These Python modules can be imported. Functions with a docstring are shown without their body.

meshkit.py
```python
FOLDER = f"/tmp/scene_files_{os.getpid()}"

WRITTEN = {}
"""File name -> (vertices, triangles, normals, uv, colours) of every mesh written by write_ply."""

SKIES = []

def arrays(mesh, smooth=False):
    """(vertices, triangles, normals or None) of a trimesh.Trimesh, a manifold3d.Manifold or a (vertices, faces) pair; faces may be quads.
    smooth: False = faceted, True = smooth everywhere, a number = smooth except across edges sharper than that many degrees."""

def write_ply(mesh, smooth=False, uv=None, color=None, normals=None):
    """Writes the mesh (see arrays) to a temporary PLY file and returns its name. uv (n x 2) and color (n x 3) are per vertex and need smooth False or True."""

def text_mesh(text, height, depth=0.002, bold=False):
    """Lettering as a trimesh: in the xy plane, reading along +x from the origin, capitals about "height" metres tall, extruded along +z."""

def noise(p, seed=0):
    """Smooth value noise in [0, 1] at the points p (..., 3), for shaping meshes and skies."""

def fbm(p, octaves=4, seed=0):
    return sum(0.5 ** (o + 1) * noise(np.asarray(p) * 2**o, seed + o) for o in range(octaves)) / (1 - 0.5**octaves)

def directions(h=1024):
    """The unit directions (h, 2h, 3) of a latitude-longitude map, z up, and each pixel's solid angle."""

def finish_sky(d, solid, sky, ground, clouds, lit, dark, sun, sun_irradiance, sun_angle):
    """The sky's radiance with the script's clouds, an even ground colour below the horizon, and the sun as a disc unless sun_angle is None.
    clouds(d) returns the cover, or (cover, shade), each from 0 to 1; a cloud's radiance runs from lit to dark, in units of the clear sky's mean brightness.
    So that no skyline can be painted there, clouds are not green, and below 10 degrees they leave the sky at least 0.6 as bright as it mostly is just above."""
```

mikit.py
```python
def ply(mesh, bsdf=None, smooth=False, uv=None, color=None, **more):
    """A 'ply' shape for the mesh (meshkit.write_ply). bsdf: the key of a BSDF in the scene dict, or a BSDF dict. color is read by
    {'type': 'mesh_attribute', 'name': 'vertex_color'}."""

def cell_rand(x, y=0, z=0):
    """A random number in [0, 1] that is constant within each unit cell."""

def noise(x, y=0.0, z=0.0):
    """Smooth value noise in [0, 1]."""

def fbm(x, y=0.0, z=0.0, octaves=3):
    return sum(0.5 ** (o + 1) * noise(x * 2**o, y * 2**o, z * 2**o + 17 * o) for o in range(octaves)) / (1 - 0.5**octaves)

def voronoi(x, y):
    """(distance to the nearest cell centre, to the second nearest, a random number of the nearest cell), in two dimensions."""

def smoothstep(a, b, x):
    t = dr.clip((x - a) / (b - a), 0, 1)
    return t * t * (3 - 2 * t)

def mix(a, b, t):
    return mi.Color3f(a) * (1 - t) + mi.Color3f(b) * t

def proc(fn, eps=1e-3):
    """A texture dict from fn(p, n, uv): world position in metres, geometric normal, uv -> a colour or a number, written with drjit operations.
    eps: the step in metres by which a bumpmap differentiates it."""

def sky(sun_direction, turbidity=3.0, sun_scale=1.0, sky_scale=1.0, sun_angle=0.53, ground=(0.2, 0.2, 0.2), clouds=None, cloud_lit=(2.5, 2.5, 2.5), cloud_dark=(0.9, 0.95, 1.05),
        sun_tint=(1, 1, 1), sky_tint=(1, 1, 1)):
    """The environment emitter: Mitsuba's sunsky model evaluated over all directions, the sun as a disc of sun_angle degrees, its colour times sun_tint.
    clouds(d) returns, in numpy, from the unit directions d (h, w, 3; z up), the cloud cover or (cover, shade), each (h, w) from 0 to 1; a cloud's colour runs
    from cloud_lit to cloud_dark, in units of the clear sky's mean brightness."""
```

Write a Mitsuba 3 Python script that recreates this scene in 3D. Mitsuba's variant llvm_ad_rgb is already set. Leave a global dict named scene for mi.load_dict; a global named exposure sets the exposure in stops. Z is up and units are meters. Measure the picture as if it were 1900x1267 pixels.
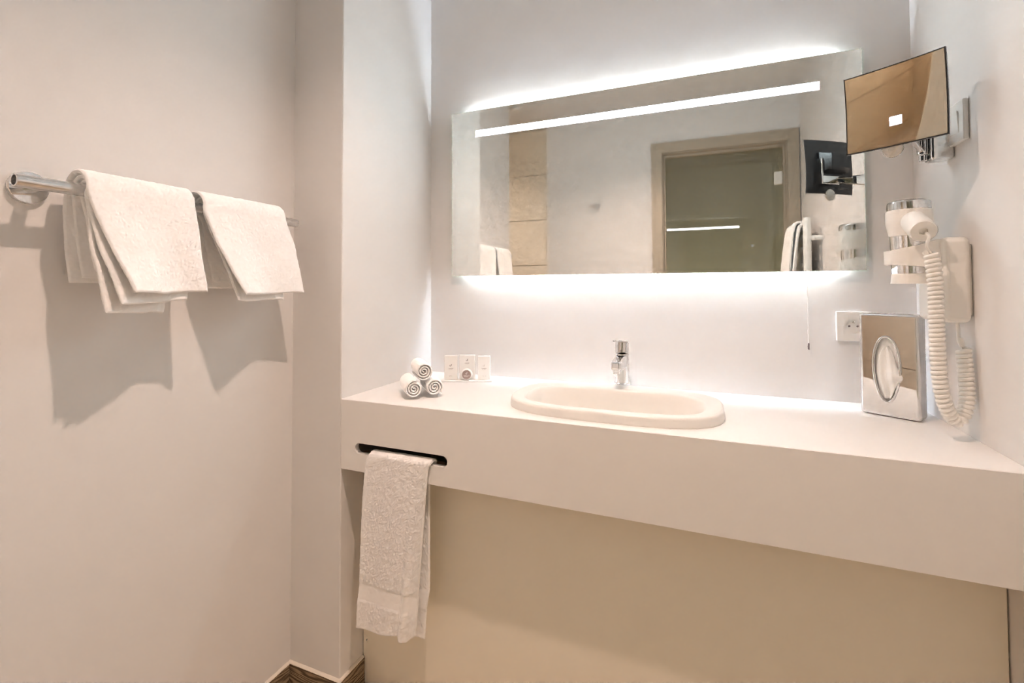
import math
import numpy as np
import trimesh
import manifold3d as m3
import shapely
from shapely import affinity
from shapely.geometry import Polygon, Point, box as sbox
import drjit as dr
import mitsuba as mi
import mikit
import meshkit

T = mi.ScalarTransform4f
scene, labels = {}, {}

# ------------------------------------------------------------------ camera, lights, exposure
F_PX, PPY = 876.9, 510.495
FWD = np.array([-0.3786407, 0.9251928, 0.02548517])
UP = np.array([0.01278262, -0.02230533, 0.99966948])
CAM = np.array([0.96365, -1.54344, 1.17559])
scene['camera'] = {
    'type': 'perspective', 'fov': math.degrees(2 * math.atan(950 / F_PX)), 'fov_axis': 'x',
    'near_clip': 0.01, 'far_clip': 30.0,
    'principal_point_offset_x': 0.0, 'principal_point_offset_y': (633.5 - PPY) / 1267.0,
    'to_world': T().look_at(origin=CAM.tolist(), target=(CAM + FWD).tolist(), up=UP.tolist()),
}
exposure = 0.2
SPOT = (0.665, -0.91)                     # the recessed ceiling spot, in the middle of the room
SPOT_RADIANCE = [3750, 2780, 2310]       # warm white lamp
STRIP_RADIANCE = [43, 50, 53]            # neutral white strip in the mirror
BACK_RADIANCE = [112, 128, 148]           # strips behind the mirror
SHOWER_RADIANCE = [2700, 2250, 2050]       # warm shower spot
HALL_RADIANCE = [36.0, 34.5, 29.0]          # globe lamp in the hall beyond the glass door

W, XL, D, H, AP, CEIL, YO = 1.4735, -0.185, 0.4754, 0.86, 0.196, 2.34, -1.62


# ------------------------------------------------------------------ materials
def rgb(*c):
    return {'type': 'rgb', 'value': list(c)}


def paint(name, c, var=0.02):
    def fn(p, n, uv):
        k = 1 + var * 2 * (mikit.fbm(p.x * 7 + 3, p.y * 7, p.z * 7) - 0.5)
        return mi.Color3f(*c) * k
    scene[name] = {'type': 'twosided', 'bsdf': {'type': 'diffuse', 'reflectance': mikit.proc(fn)}}


def plastic(name, c, alpha=0.12):
    scene[name] = {'type': 'twosided', 'bsdf': {'type': 'roughplastic', 'diffuse_reflectance': rgb(*c), 'alpha': alpha, 'nonlinear': False}}


def plain(name, c):
    scene[name] = {'type': 'twosided', 'bsdf': {'type': 'diffuse', 'reflectance': rgb(*c)}}


def chrome(name, c=(0.82, 0.82, 0.82), alpha=None):
    b = {'type': 'conductor', 'material': 'none', 'specular_reflectance': rgb(*c)}
    if alpha:
        b = {'type': 'roughconductor', 'material': 'none', 'specular_reflectance': rgb(*c), 'alpha': alpha}
    scene[name] = {'type': 'twosided', 'bsdf': b}


paint('m_wall', (0.735, 0.722, 0.708))
paint('m_ceiling', (0.70, 0.69, 0.675))
paint('m_panel', (0.85, 0.80, 0.69), 0.012)
plastic('m_counter', (0.95, 0.93, 0.905), 0.25)
plastic('m_ceramic', (0.86, 0.84, 0.80), 0.06)
plastic('m_white_plastic', (0.91, 0.88, 0.83), 0.15)
plastic('m_socket', (0.86, 0.86, 0.84), 0.12)
plastic('m_radiator', (0.86, 0.86, 0.83), 0.1)
plastic('m_black', (0.012, 0.012, 0.013), 0.08)
plain('m_board', (0.52, 0.42, 0.30))
plastic('m_door_frame', (0.47, 0.40, 0.31), 0.3)
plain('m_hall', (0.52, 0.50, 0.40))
chrome('m_chrome')
chrome('m_brushed', (0.70, 0.67, 0.62), 0.10)
chrome('m_alu', (0.75, 0.75, 0.75), 0.25)
chrome('m_silver', (0.945, 0.96, 0.935))
chrome('m_concave', (0.98, 0.84, 0.66))
plain('m_glass_edge', (0.62, 0.80, 0.70))
plain('m_card', (0.86, 0.86, 0.84))
plain('m_ink', (0.16, 0.13, 0.13))
plain('m_ink_light', (0.55, 0.52, 0.50))
plain('m_soap_label', (0.36, 0.28, 0.26))
plain('m_sealant', (0.80, 0.74, 0.66))
plain('m_cord', (0.82, 0.81, 0.79))
scene['m_acrylic'] = {'type': 'thindielectric', 'int_ior': 1.49}
scene['m_pane'] = {'type': 'thindielectric', 'int_ior': 1.52}


def terry_color(p, n, uv):
    return mi.Color3f(0.91, 0.90, 0.89) * (0.95 + 0.08 * mikit.fbm(p.x * 160, p.y * 160, p.z * 160))


scene['m_terry'] = {'type': 'twosided', 'bsdf': {'type': 'principled', 'base_color': mikit.proc(terry_color), 'roughness': 0.95, 'specular': 0.1, 'sheen': 0.25}}


def wood_color(p, n, uv):
    along = p.x * dr.abs(n.y) + p.y * dr.abs(n.x)
    w = mikit.fbm(along * 5.0, p.z * 30 + 7.0 * dr.abs(n.x)) * 9 + p.z * 75
    g = 0.5 + 0.5 * dr.sin(w * 5.0)
    fine = mikit.fbm(along * 22, p.z * 420)
    k = 0.55 * g + 0.45 * fine
    return mikit.mix((0.10, 0.070, 0.042), (0.36, 0.27, 0.18), mikit.smoothstep(0.15, 0.85, k))


scene['m_wood_tile'] = {'type': 'twosided', 'bsdf': {'type': 'diffuse', 'reflectance': mikit.proc(wood_color)}}


def tile_color(p, n, uv):
    return mi.Color3f(0.68, 0.60, 0.49) * (0.94 + 0.12 * mikit.fbm(p.x * 9, p.y * 9, p.z * 9))


scene['m_tile'] = {'type': 'twosided', 'bsdf': {'type': 'roughplastic', 'diffuse_reflectance': mikit.proc(tile_color), 'alpha': 0.15}}
plain('m_grout', (0.60, 0.55, 0.47))
plain('m_trim', (0.80, 0.76, 0.70))
plain('m_floor', (0.68, 0.59, 0.48))


# ------------------------------------------------------------------ helpers
def add(key, mesh, bsdf, smooth=30, label=None, cat=None, group=None, kind=None, **more):
    base, k = key, 0
    while key in scene:
        k += 1
        key = f'{base}_{k:03d}'
    scene[key] = mikit.ply(mesh, bsdf, smooth, **more)
    tag(key, label, cat, group, kind)
    return key


def tag(key, label=None, cat=None, group=None, kind=None):
    d = {k: v for k, v in (('label', label), ('category', cat), ('group', group), ('kind', kind)) if v}
    if d:
        labels[key] = d


def bx(x0, x1, y0, y1, z0, z1):
    m = trimesh.creation.box((x1 - x0, y1 - y0, z1 - z0))
    m.apply_translation(((x0 + x1) / 2, (y0 + y1) / 2, (z0 + z1) / 2))
    return m


def mbox(x0, x1, y0, y1, z0, z1):
    return m3.Manifold.cube((x1 - x0, y1 - y0, z1 - z0)).translate((x0, y0, z0))


def rbox(x0, x1, y0, y1, z0, z1, r=0.003, seg=16):
    s = m3.Manifold.sphere(r, seg)
    return m3.Manifold.batch_hull([s.translate((x, y, z)) for x in (x0 + r, x1 - r) for y in (y0 + r, y1 - r) for z in (z0 + r, z1 - r)])


def prism(poly, h):
    """shapely polygon (xy) extruded along +z"""
    ps = getattr(poly, 'geoms', [poly])
    return trimesh.util.concatenate([trimesh.creation.extrude_polygon(p, h, engine='earcut') for p in ps])


def frame_from(axis, up=(0, 0, 1)):
    z = np.asarray(axis, float); z = z / np.linalg.norm(z)
    x = np.cross(up, z)
    if np.linalg.norm(x) < 1e-6:
        x = np.cross((0, 1, 0), z)
    x /= np.linalg.norm(x)
    return np.stack([x, np.cross(z, x), z], 1)


def place(mesh, R, o):
    M = np.eye(4); M[:3, :3] = R; M[:3, 3] = o
    if isinstance(mesh, m3.Manifold):
        return mesh.transform(M[:3].tolist() if False else M[:3])
    mesh = mesh.copy(); mesh.apply_transform(M)
    return mesh


def lathe(profile, axis=(0, 0, 1), o=(0, 0, 0), n=48):
    """profile: list of (r, h) from start to end, turned about the axis"""
    pr = np.array(profile, float)
    a = np.arange(n) * 2 * np.pi / n
    v = np.stack([pr[:, None, 0] * np.cos(a), pr[:, None, 0] * np.sin(a), np.broadcast_to(pr[:, None, 1], (len(pr), n))], -1)
    i, j = np.meshgrid(np.arange(len(pr) - 1), np.arange(n), indexing='ij')
    q = np.stack([i * n + j, i * n + (j + 1) % n, (i + 1) * n + (j + 1) % n, (i + 1) * n + j], -1).reshape(-1, 4)
    v = v.reshape(-1, 3)
    f = np.vstack([q[:, [0, 1, 2]], q[:, [0, 2, 3]]])
    m = trimesh.Trimesh(v, f, process=False)
    m.merge_vertices()
    m.update_faces(m.nondegenerate_faces())
    m.fix_normals()
    return place(m, frame_from(axis), o)


def rod(a, b, r, bevel=0.0008, n=32):
    a, b = np.array(a, float), np.array(b, float)
    L = np.linalg.norm(b - a)
    return lathe([(0, 0), (r - bevel, 0), (r, bevel), (r, L - bevel), (r - bevel, L), (0, L)], b - a, a, n)


def tube(pts, r, sides=12, caps=True):
    p = np.asarray(pts, float)
    t = np.gradient(p, axis=0); t /= np.linalg.norm(t, axis=1, keepdims=True)
    u = np.cross(t[0], (0.123, 0.456, 0.88)); u /= np.linalg.norm(u)
    us = []
    for k in range(len(p)):
        u = u - t[k] * (u @ t[k]); u /= np.linalg.norm(u); us.append(u)
    us = np.array(us); ws = np.cross(t, us)
    a = np.arange(sides) * 2 * np.pi / sides
    r = np.broadcast_to(r, (len(p),))[:, None, None]
    v = p[:, None] + r * (np.cos(a)[None, :, None] * us[:, None] + np.sin(a)[None, :, None] * ws[:, None])
    n = sides
    i, j = np.meshgrid(np.arange(len(p) - 1), np.arange(n), indexing='ij')
    q = np.stack([i * n + j, i * n + (j + 1) % n, (i + 1) * n + (j + 1) % n, (i + 1) * n + j], -1).reshape(-1, 4)
    f = [q[:, [0, 1, 2]], q[:, [0, 2, 3]]]
    v = v.reshape(-1, 3)
    if caps:
        v = np.vstack([v, p[:1], p[-1:]])
        k = np.arange(n); e = (len(p) - 1) * n
        f += [np.stack([k * 0 + len(v) - 2, (k + 1) % n, k], 1), np.stack([k * 0 + len(v) - 1, e + k, e + (k + 1) % n], 1)]
    return trimesh.Trimesh(v, np.vstack(f), process=False)


def spline(pts, n):
    """Catmull-Rom through the points, resampled evenly"""
    p = np.asarray(pts, float)
    q = np.vstack([2 * p[0] - p[1], p, 2 * p[-1] - p[-2]])
    out = []
    for k in range(1, len(q) - 2):
        t = np.linspace(0, 1, 40, endpoint=False)[:, None]
        a, b, c, d = q[k - 1], q[k], q[k + 1], q[k + 2]
        out.append(0.5 * (2 * b + (c - a) * t + (2 * a - 5 * b + 4 * c - d) * t**2 + (3 * b - a - 3 * c + d) * t**3))
    c = np.vstack(out + [p[-1:]])
    s = np.r_[0, np.cumsum(np.linalg.norm(np.diff(c, axis=0), axis=1))]
    x = np.linspace(0, s[-1], n)
    return np.stack([np.interp(x, s, c[:, k]) for k in range(3)], 1)


def cloth(P, th, terry=0.0011, seed=0, flat=None, cell=0.0032):
    """a thick sheet from a grid of points (nu, nv, 3), its pile raised by noise"""
    nu, nv = P.shape[:2]
    du, dv = np.gradient(P, axis=0), np.gradient(P, axis=1)
    N = np.cross(du, dv); N /= np.linalg.norm(N, axis=-1, keepdims=True) + 1e-12
    iu, iv = np.meshgrid(np.arange(nu), np.arange(nv), indexing='ij')
    e = np.minimum(np.minimum(iu, nu - 1 - iu), np.minimum(iv, nv - 1 - iv)) / 2.0
    k = np.sqrt(np.clip(1 - (1 - np.clip(e, 0, 1)) ** 2, 0.03, 1))[..., None]
    amp = terry * (np.ones((nu, nv)) if flat is None else flat)[..., None]

    def pile(Q, s):
        a = meshkit.fbm(Q / cell, 2, seed + s)[..., None] - 0.5
        b = meshkit.noise(Q / 0.011, seed + s + 7)[..., None] - 0.5
        return amp * (2.0 * a + 0.9 * b)
    A = P + N * (th / 2 * k + pile(P + N * th, 1))
    B = P - N * (th / 2 * k + pile(P - N * th, 2))
    # fuzz on the rim too
    v = np.vstack([A.reshape(-1, 3), B.reshape(-1, 3)])
    q = np.stack([iu[:-1, :-1] * nv + iv[:-1, :-1], iu[1:, :-1] * nv + iv[1:, :-1], iu[1:, 1:] * nv + iv[1:, 1:], iu[:-1, 1:] * nv + iv[:-1, 1:]], -1).reshape(-1, 4)
    n = nu * nv
    ring = np.r_[iu[0, :-1] * nv + iv[0, :-1], iu[:-1, -1] * nv + iv[:-1, -1], iu[-1, :0:-1] * nv + iv[-1, :0:-1], iu[:0:-1, 0] * nv + iv[:0:-1, 0]]
    r2 = np.roll(ring, -1)
    f = np.vstack([q[:, [0, 1, 2]], q[:, [0, 2, 3]], n + q[:, [2, 1, 0]], n + q[:, [3, 2, 0]],
                   np.stack([ring, r2, n + r2], 1), np.stack([ring, n + r2, n + ring], 1)])
    m = trimesh.Trimesh(v, f, process=False)
    m.fix_normals()
    return m


def ramp(x, pts):
    xs, ys = zip(*pts)
    return np.interp(x, xs, ys)


# ------------------------------------------------------------------ the room
add('floor', bx(-0.72, W + 0.1, -2.9, 0.1, -0.1, 0.0), 'm_floor', False, 'brown floor of the bathroom', kind='structure')
cut = m3.Manifold.cylinder(0.2, 0.0385, 0.0385, 48).translate((SPOT[0], SPOT[1], CEIL - 0.05))
SHOWER = (-0.47, -0.98)                  # lamp of the tiled niche, behind the end of the towel wall
cut2 = m3.Manifold.cylinder(0.2, 0.0385, 0.0385, 48).translate((SHOWER[0], SHOWER[1], CEIL - 0.05))
add('ceiling', mbox(-0.72, W + 0.1, YO - 0.1, 0.1, CEIL, CEIL + 0.1) - cut - cut2, 'm_ceiling', False, 'plain white ceiling', kind='structure')
add('wall_back', bx(0.0, W, 0.0, 0.1, 0, CEIL), 'm_wall', False, 'pale painted wall behind the mirror', kind='structure')
add('wall_right', bx(W, W + 0.1, YO, 0.1, 0, CEIL), 'm_wall', False, 'pale painted wall carrying the hair dryer', kind='structure')
pil = sbox(XL - 0.1, -D, 0.0, 0.1)
pil = pil.difference(sbox(-0.004, -D, 0, -D + 0.004)).union(Point(-0.004, -D + 0.004).buffer(0.004, 16))
add('wall_pilaster', place(prism(pil, CEIL), np.eye(3), (0, 0, 0)), 'm_wall', 30, 'projecting pale wall between towel wall and counter', kind='structure')
add('wall_left', bx(XL - 0.1, XL, -1.265, -D, 0, CEIL), 'm_wall', False, 'pale painted wall carrying the towel bar', kind='structure')
DX0, DX1, DZ = 0.7182, 1.4098, 2.018
wo = prism(sbox(-0.043, 0, W + 0.0, CEIL).difference(sbox(DX0 - 0.02, -1, DX1 + 0.02, DZ + 0.02)), 0.1)
add('wall_opposite', place(wo, np.array([[1, 0, 0], [0, 0, -1], [0, 1, 0]], float), (0, YO, 0)), 'm_wall', False, 'pale painted wall with the robe hook and the glass door', kind='structure')
# shower niche behind the left wall
add('wall_shower', bx(-0.72, -0.043, YO - 0.1, YO - 0.009, 0, CEIL), 'm_grout', False, 'tiled wall of the shower seen in the mirror', kind='structure')
tiles = {}
for i, x1 in enumerate((-0.047, -0.3335)):
    x0 = max(x1 - 0.2865, -0.6195)
    t = rbox(x0 - x1, 0, -0.009, 0, 0.001, 0.3125, 0.0012, 8)
    tiles[i] = mikit.ply(t, 'm_tile', 30)
    for k in range(8):
        z = 0.064 + 0.316 * (k - 0)
        if z + 0.313 > CEIL:
            continue
        key = 'wall_shower__tile' + (f'_{len(tiles):03d}' if len(tiles) > 1 or k else '')
        nkey, c = 'wall_shower__tile', 0
        while nkey in scene:
            c += 1; nkey = f'wall_shower__tile_{c:03d}'
        scene[nkey] = {**tiles[i], 'to_world': T().translate([x1, YO, z])}
add('wall_shower__tile_strip', bx(-0.6195, -0.047, YO - 0.009, YO, 2.279, CEIL), 'm_tile', False)
add('trim_1', bx(-0.0465, -0.036, YO, YO + 0.003, 0, CEIL), 'm_trim', False, 'slim pale edge trim between tiles and painted wall', kind='structure')
add('trim_2', bx(XL - 0.006, XL + 0.0025, -1.268, -1.262, 0, CEIL), 'm_trim', False, 'slim pale corner trim at the end of the towel wall', kind='structure')
add('wall_shower_side', bx(-0.72, -0.62, YO, -0.3, 0, CEIL), 'm_tile', False, 'tiled side wall of the shower', kind='structure')
add('wall_shower_front', bx(-0.62, XL - 0.1, -0.4, -0.3, 0, CEIL), 'm_tile', False, 'tiled front wall of the shower', kind='structure')
# hall beyond the glass door
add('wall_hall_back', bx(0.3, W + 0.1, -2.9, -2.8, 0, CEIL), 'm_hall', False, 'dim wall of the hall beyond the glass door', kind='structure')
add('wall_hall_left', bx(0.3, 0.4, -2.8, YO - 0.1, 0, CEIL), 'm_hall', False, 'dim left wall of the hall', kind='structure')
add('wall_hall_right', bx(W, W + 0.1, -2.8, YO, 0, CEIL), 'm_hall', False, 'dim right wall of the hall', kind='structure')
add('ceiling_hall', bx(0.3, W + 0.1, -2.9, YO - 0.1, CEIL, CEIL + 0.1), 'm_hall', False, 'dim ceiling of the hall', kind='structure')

# baseboards: wood-look tiles with a pale sealant line along their top
HB, BT = 0.08, 0.010


def base_run(key, a, b, nrm, length, lab):
    a, b, nrm = np.array(a, float), np.array(b, float), np.array(nrm, float)
    L = np.linalg.norm(b - a); u = (b - a) / L
    n = max(1, math.ceil(L / length))
    R = np.array([[u[0], nrm[0], 0], [u[1], nrm[1], 0], [0, 0, 1]])
    for k in range(n):
        s0, s1 = k * length + 0.0008, min(L, (k + 1) * length) - 0.0008
        t = rbox(s0, s1, 0, BT, 0.0, HB - 0.004, 0.0012, 8)
        add(f'{key}__tile', place(t, R, (a[0], a[1], 0)), 'm_wood_tile', 30)
    prof = np.array([(0, 0), (BT - 0.001, 0), (BT - 0.002, 0.002), (0.002, 0.004), (0, 0.004)])
    v = np.vstack([np.c_[np.full(5, x), prof] for x in (0, L)])
    f = [[0, 1, 2], [0, 2, 3], [0, 3, 4], [5, 7, 6], [5, 8, 7], [5, 9, 8]] + [q for k in range(5) for q in ([k, 5 + k, 5 + (k + 1) % 5], [k, 5 + (k + 1) % 5, (k + 1) % 5])]
    m = trimesh.Trimesh(v, f); m.fix_normals()
    m = place(m, R, (a[0], a[1], HB - 0.004)); m.fix_normals()
    add(f'{key}__sealant_bead', m, 'm_sealant', False)
    tag(key, lab, kind='structure')


base_run('baseboard_left', (XL, -1.26), (XL, -D - BT), (1, 0), 0.6, 'wood-look tile baseboard along the towel wall')
base_run('baseboard_pilaster', (XL, -D), (BT, -D), (0, -1), 0.6, 'wood-look tile baseboard along the narrow projecting wall')
base_run('baseboard_side', (0.0, -D), (0.0, -0.381), (1, 0), 0.6, 'short wood-look tile baseboard under the counter end')

# ------------------------------------------------------------------ counter with apron and panel
BX, BY, BA, BB, BN = 0.7326, -0.2755, 0.2693, 0.1664, 3.05      # basin outline
IX, IY, IA, IB, IN = 0.7326, -0.2935, 0.2261, 0.1201, 3.3       # bowl opening


def superellipse(cx, cy, a, b, n, k=96):
    t = np.arange(k) * 2 * np.pi / k
    c, s = np.cos(t), np.sin(t)
    return np.stack([cx + a * np.sign(c) * np.abs(c) ** (2 / n), cy + b * np.sign(s) * np.abs(s) ** (2 / n)], 1)


hole = m3.Manifold.extrude(m3.CrossSection([superellipse(BX, BY, BA - 0.02, BB - 0.02, BN)]), 0.4).translate((0, 0, 0.7))
slot = shapely.LineString([(0.0643, 0.7277), (0.3306, 0.7277)]).buffer(0.0147, 16)
slotm = m3.Manifold.extrude(m3.CrossSection([np.array(slot.exterior.coords)[:-1]], m3.FillRule.NonZero), 0.2)
slotm = slotm.transform(np.array([[1, 0, 0, 0], [0, 0, -1, -D + 0.1], [0, 1, 0, 0.0]], float))
c = 0.0015
prof = [(-D, H - AP), (-D + 0.016, H - AP), (-D + 0.016, H - 0.03), (-0.0005, H - 0.03), (-0.0005, H), (-D + c, H), (-D, H - c)]
body = m3.Manifold.extrude(m3.CrossSection([prof]), W - 0.001).transform(np.array([[0, 0, 1, 0.0005], [1, 0, 0, 0], [0, 1, 0, 0]], float))
body = body - hole - slotm
tag('washbasin_counter', 'long white counter with deep apron under the mirror, slot cut in its front', 'counter')
add('washbasin_counter__body', body, 'm_counter', 30)
under = mbox(0.0005, W - 0.0005, -D + 0.016, -0.3600, 0.6660, 0.6800) - mbox(0.085, 0.312, -D + 0.01, -0.4300, 0.65, 0.70)
add('washbasin_counter__underside', under, 'm_board', False, 'bare board closing the counter from below')
tag('under_counter_panel', 'large plain beige panel closing the space under the white counter', 'panel')
add('under_counter_panel__board', rbox(0.003, W - 0.003, -0.38, -0.362, 0.002, 0.6655, 0.0015, 8), 'm_panel', 30)
add('under_counter_panel__screw', lathe([(0, 0), (0.003, 0), (0.0026, 0.0012), (0.0008, 0.0016), (0.0006, 0.0008), (0, 0.0008)], (0, -1, 0), (0.0168, -0.38, 0.127), 20), 'm_chrome', 30)

# ------------------------------------------------------------------ basin
def loft(rings, close_last=True):
    n = len(rings[0]); v = np.vstack(rings)
    f = []
    j = np.arange(n)
    for i in range(len(rings) - 1):
        a, b, c2, d = i * n + j, i * n + (j + 1) % n, (i + 1) * n + (j + 1) % n, (i + 1) * n + j
        f += [np.stack([a, b, c2], 1), np.stack([a, c2, d], 1)]
    if close_last:
        v = np.vstack([v, rings[-1].mean(0)])
        f.append(np.stack([(len(rings) - 1) * n + j, (len(rings) - 1) * n + (j + 1) % n, j * 0 + len(v) - 1], 1))
    return trimesh.Trimesh(v, np.vstack(f), process=False)


def ring3(cx, cy, a, b, n, z):
    p = superellipse(cx, cy, a, b, n, 128)
    return np.c_[p, np.full(len(p), z)]


def mixr(t, z, sh=0.0):
    """between the outline (t=0) and the bowl opening (t=1)"""
    g = lambda p, q: p + (q - p) * t
    return ring3(g(BX, IX), g(BY, IY), g(BA, IA) - sh, g(BB, IB) - sh, g(BN, IN), z)


rings = [ring3(BX, BY, BA - 0.015, BB - 0.015, BN, H + 0.0003), ring3(BX, BY, BA, BB, BN, H + 0.0003), ring3(BX, BY, BA + 0.001, BB + 0.001, BN, H + 0.006), ring3(BX, BY, BA, BB, BN, H + 0.016)]
for a in np.linspace(0.2, 1, 6):
    rings.append(ring3(BX, BY, BA - 0.008 * (1 - math.cos(a * math.pi / 2)), BB - 0.008 * (1 - math.cos(a * math.pi / 2)), BN, H + 0.016 + 0.009 * math.sin(a * math.pi / 2)))
for t in (0.4, 0.7, 0.9):
    rings.append(mixr(t, H + 0.0255 - 0.001 * t))
rings += [mixr(1, H + 0.0235), mixr(1, H + 0.018, 0.004), mixr(1, H + 0.006, 0.008)]
for t in np.linspace(0.1, 1, 12):
    sh = 0.010 + 0.075 * t**2.2
    rings.append(ring3(IX, IY, IA - sh * 1.6, IB - sh * 1.0, IN - 0.8 * t, H + 0.006 - 0.125 * math.sin(t * math.pi / 2)))
tag('washbasin', 'white oval inset ceramic washbasin in the counter', 'basin')
bm = loft(rings); bm.fix_normals()
add('washbasin__bowl', bm, 'm_ceramic', 50)
add('washbasin__drain', lathe([(0, 0.004), (0.017, 0.003), (0.021, 0.0015), (0.022, 0), (0, 0)], (0, 0, 1), (IX, IY, H - 0.1185), 32), 'm_chrome', 30)

# ------------------------------------------------------------------ faucet
FX, FY, FZ = 0.7275, -0.092, H + 0.0245
tag('faucet', 'small chrome single-lever faucet at the back of the basin', 'faucet')
add('faucet__body', lathe([(0, 0), (0.0235, 0), (0.0235, 0.003), (0.0205, 0.005), (0.0198, 0.05), (0.0196, 0.088), (0.0185, 0.0905), (0, 0.0905)], (0, 0, 1), (FX, FY, FZ), 48), 'm_chrome', 30)
s = m3.Manifold.sphere(0.0070, 24)
sp = m3.Manifold.batch_hull([s.translate(p) for sx in (-1, 1) for p in ((FX + sx * 0.0095, FY, FZ + 0.054), (FX + sx * 0.0095, FY, FZ + 0.082), (FX + sx * 0.0070, FY - 0.104, FZ + 0.073), (FX + sx * 0.0070, FY - 0.106, FZ + 0.064), (FX + sx * 0.0070, FY - 0.085, FZ + 0.060))])
add('faucet__spout', sp, 'm_chrome', 30)
add('faucet__aerator', lathe([(0, 0), (0.009, 0), (0.010, 0.002), (0.010, 0.006), (0.0112, 0.007), (0.0115, 0.016), (0, 0.016)], (0, 0, 1), (FX, FY - 0.097, FZ + 0.045), 32), 'm_chrome', 30)
LA = np.array([0.0, 0.10, 1.0]); LA /= np.linalg.norm(LA)
add('faucet__lever', lathe([(0, 0), (0.0175, 0), (0.0196, 0.0015), (0.0196, 0.030), (0.0186, 0.033), (0, 0.033)], LA, (FX, FY, FZ + 0.0925), 48), 'm_chrome', 30, 'chrome lever head')
s = m3.Manifold.sphere(0.0022, 16)
lv = m3.Manifold.batch_hull([s.translate((FX + 0.0165 * math.sin(a), FY + 0.016 * math.cos(a), FZ + 0.1265 - 0.0016 * math.cos(a))) for a in np.linspace(-math.pi / 2, math.pi / 2, 13)] + [s.translate((FX + sx * 0.0125, FY - 0.072, FZ + 0.1345)) for sx in (-1, 1)])
add('faucet__lever__handle', lv, 'm_chrome', 30, 'flat lever plate')
add('faucet__lever__mark', lathe([(0, 0), (0.0022, 0), (0.0020, 0.0006), (0, 0.0007)], (0, -1, 0.1), (FX, FY - 0.0192, FZ + 0.100), 16), 'm_ink', 30)

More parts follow.
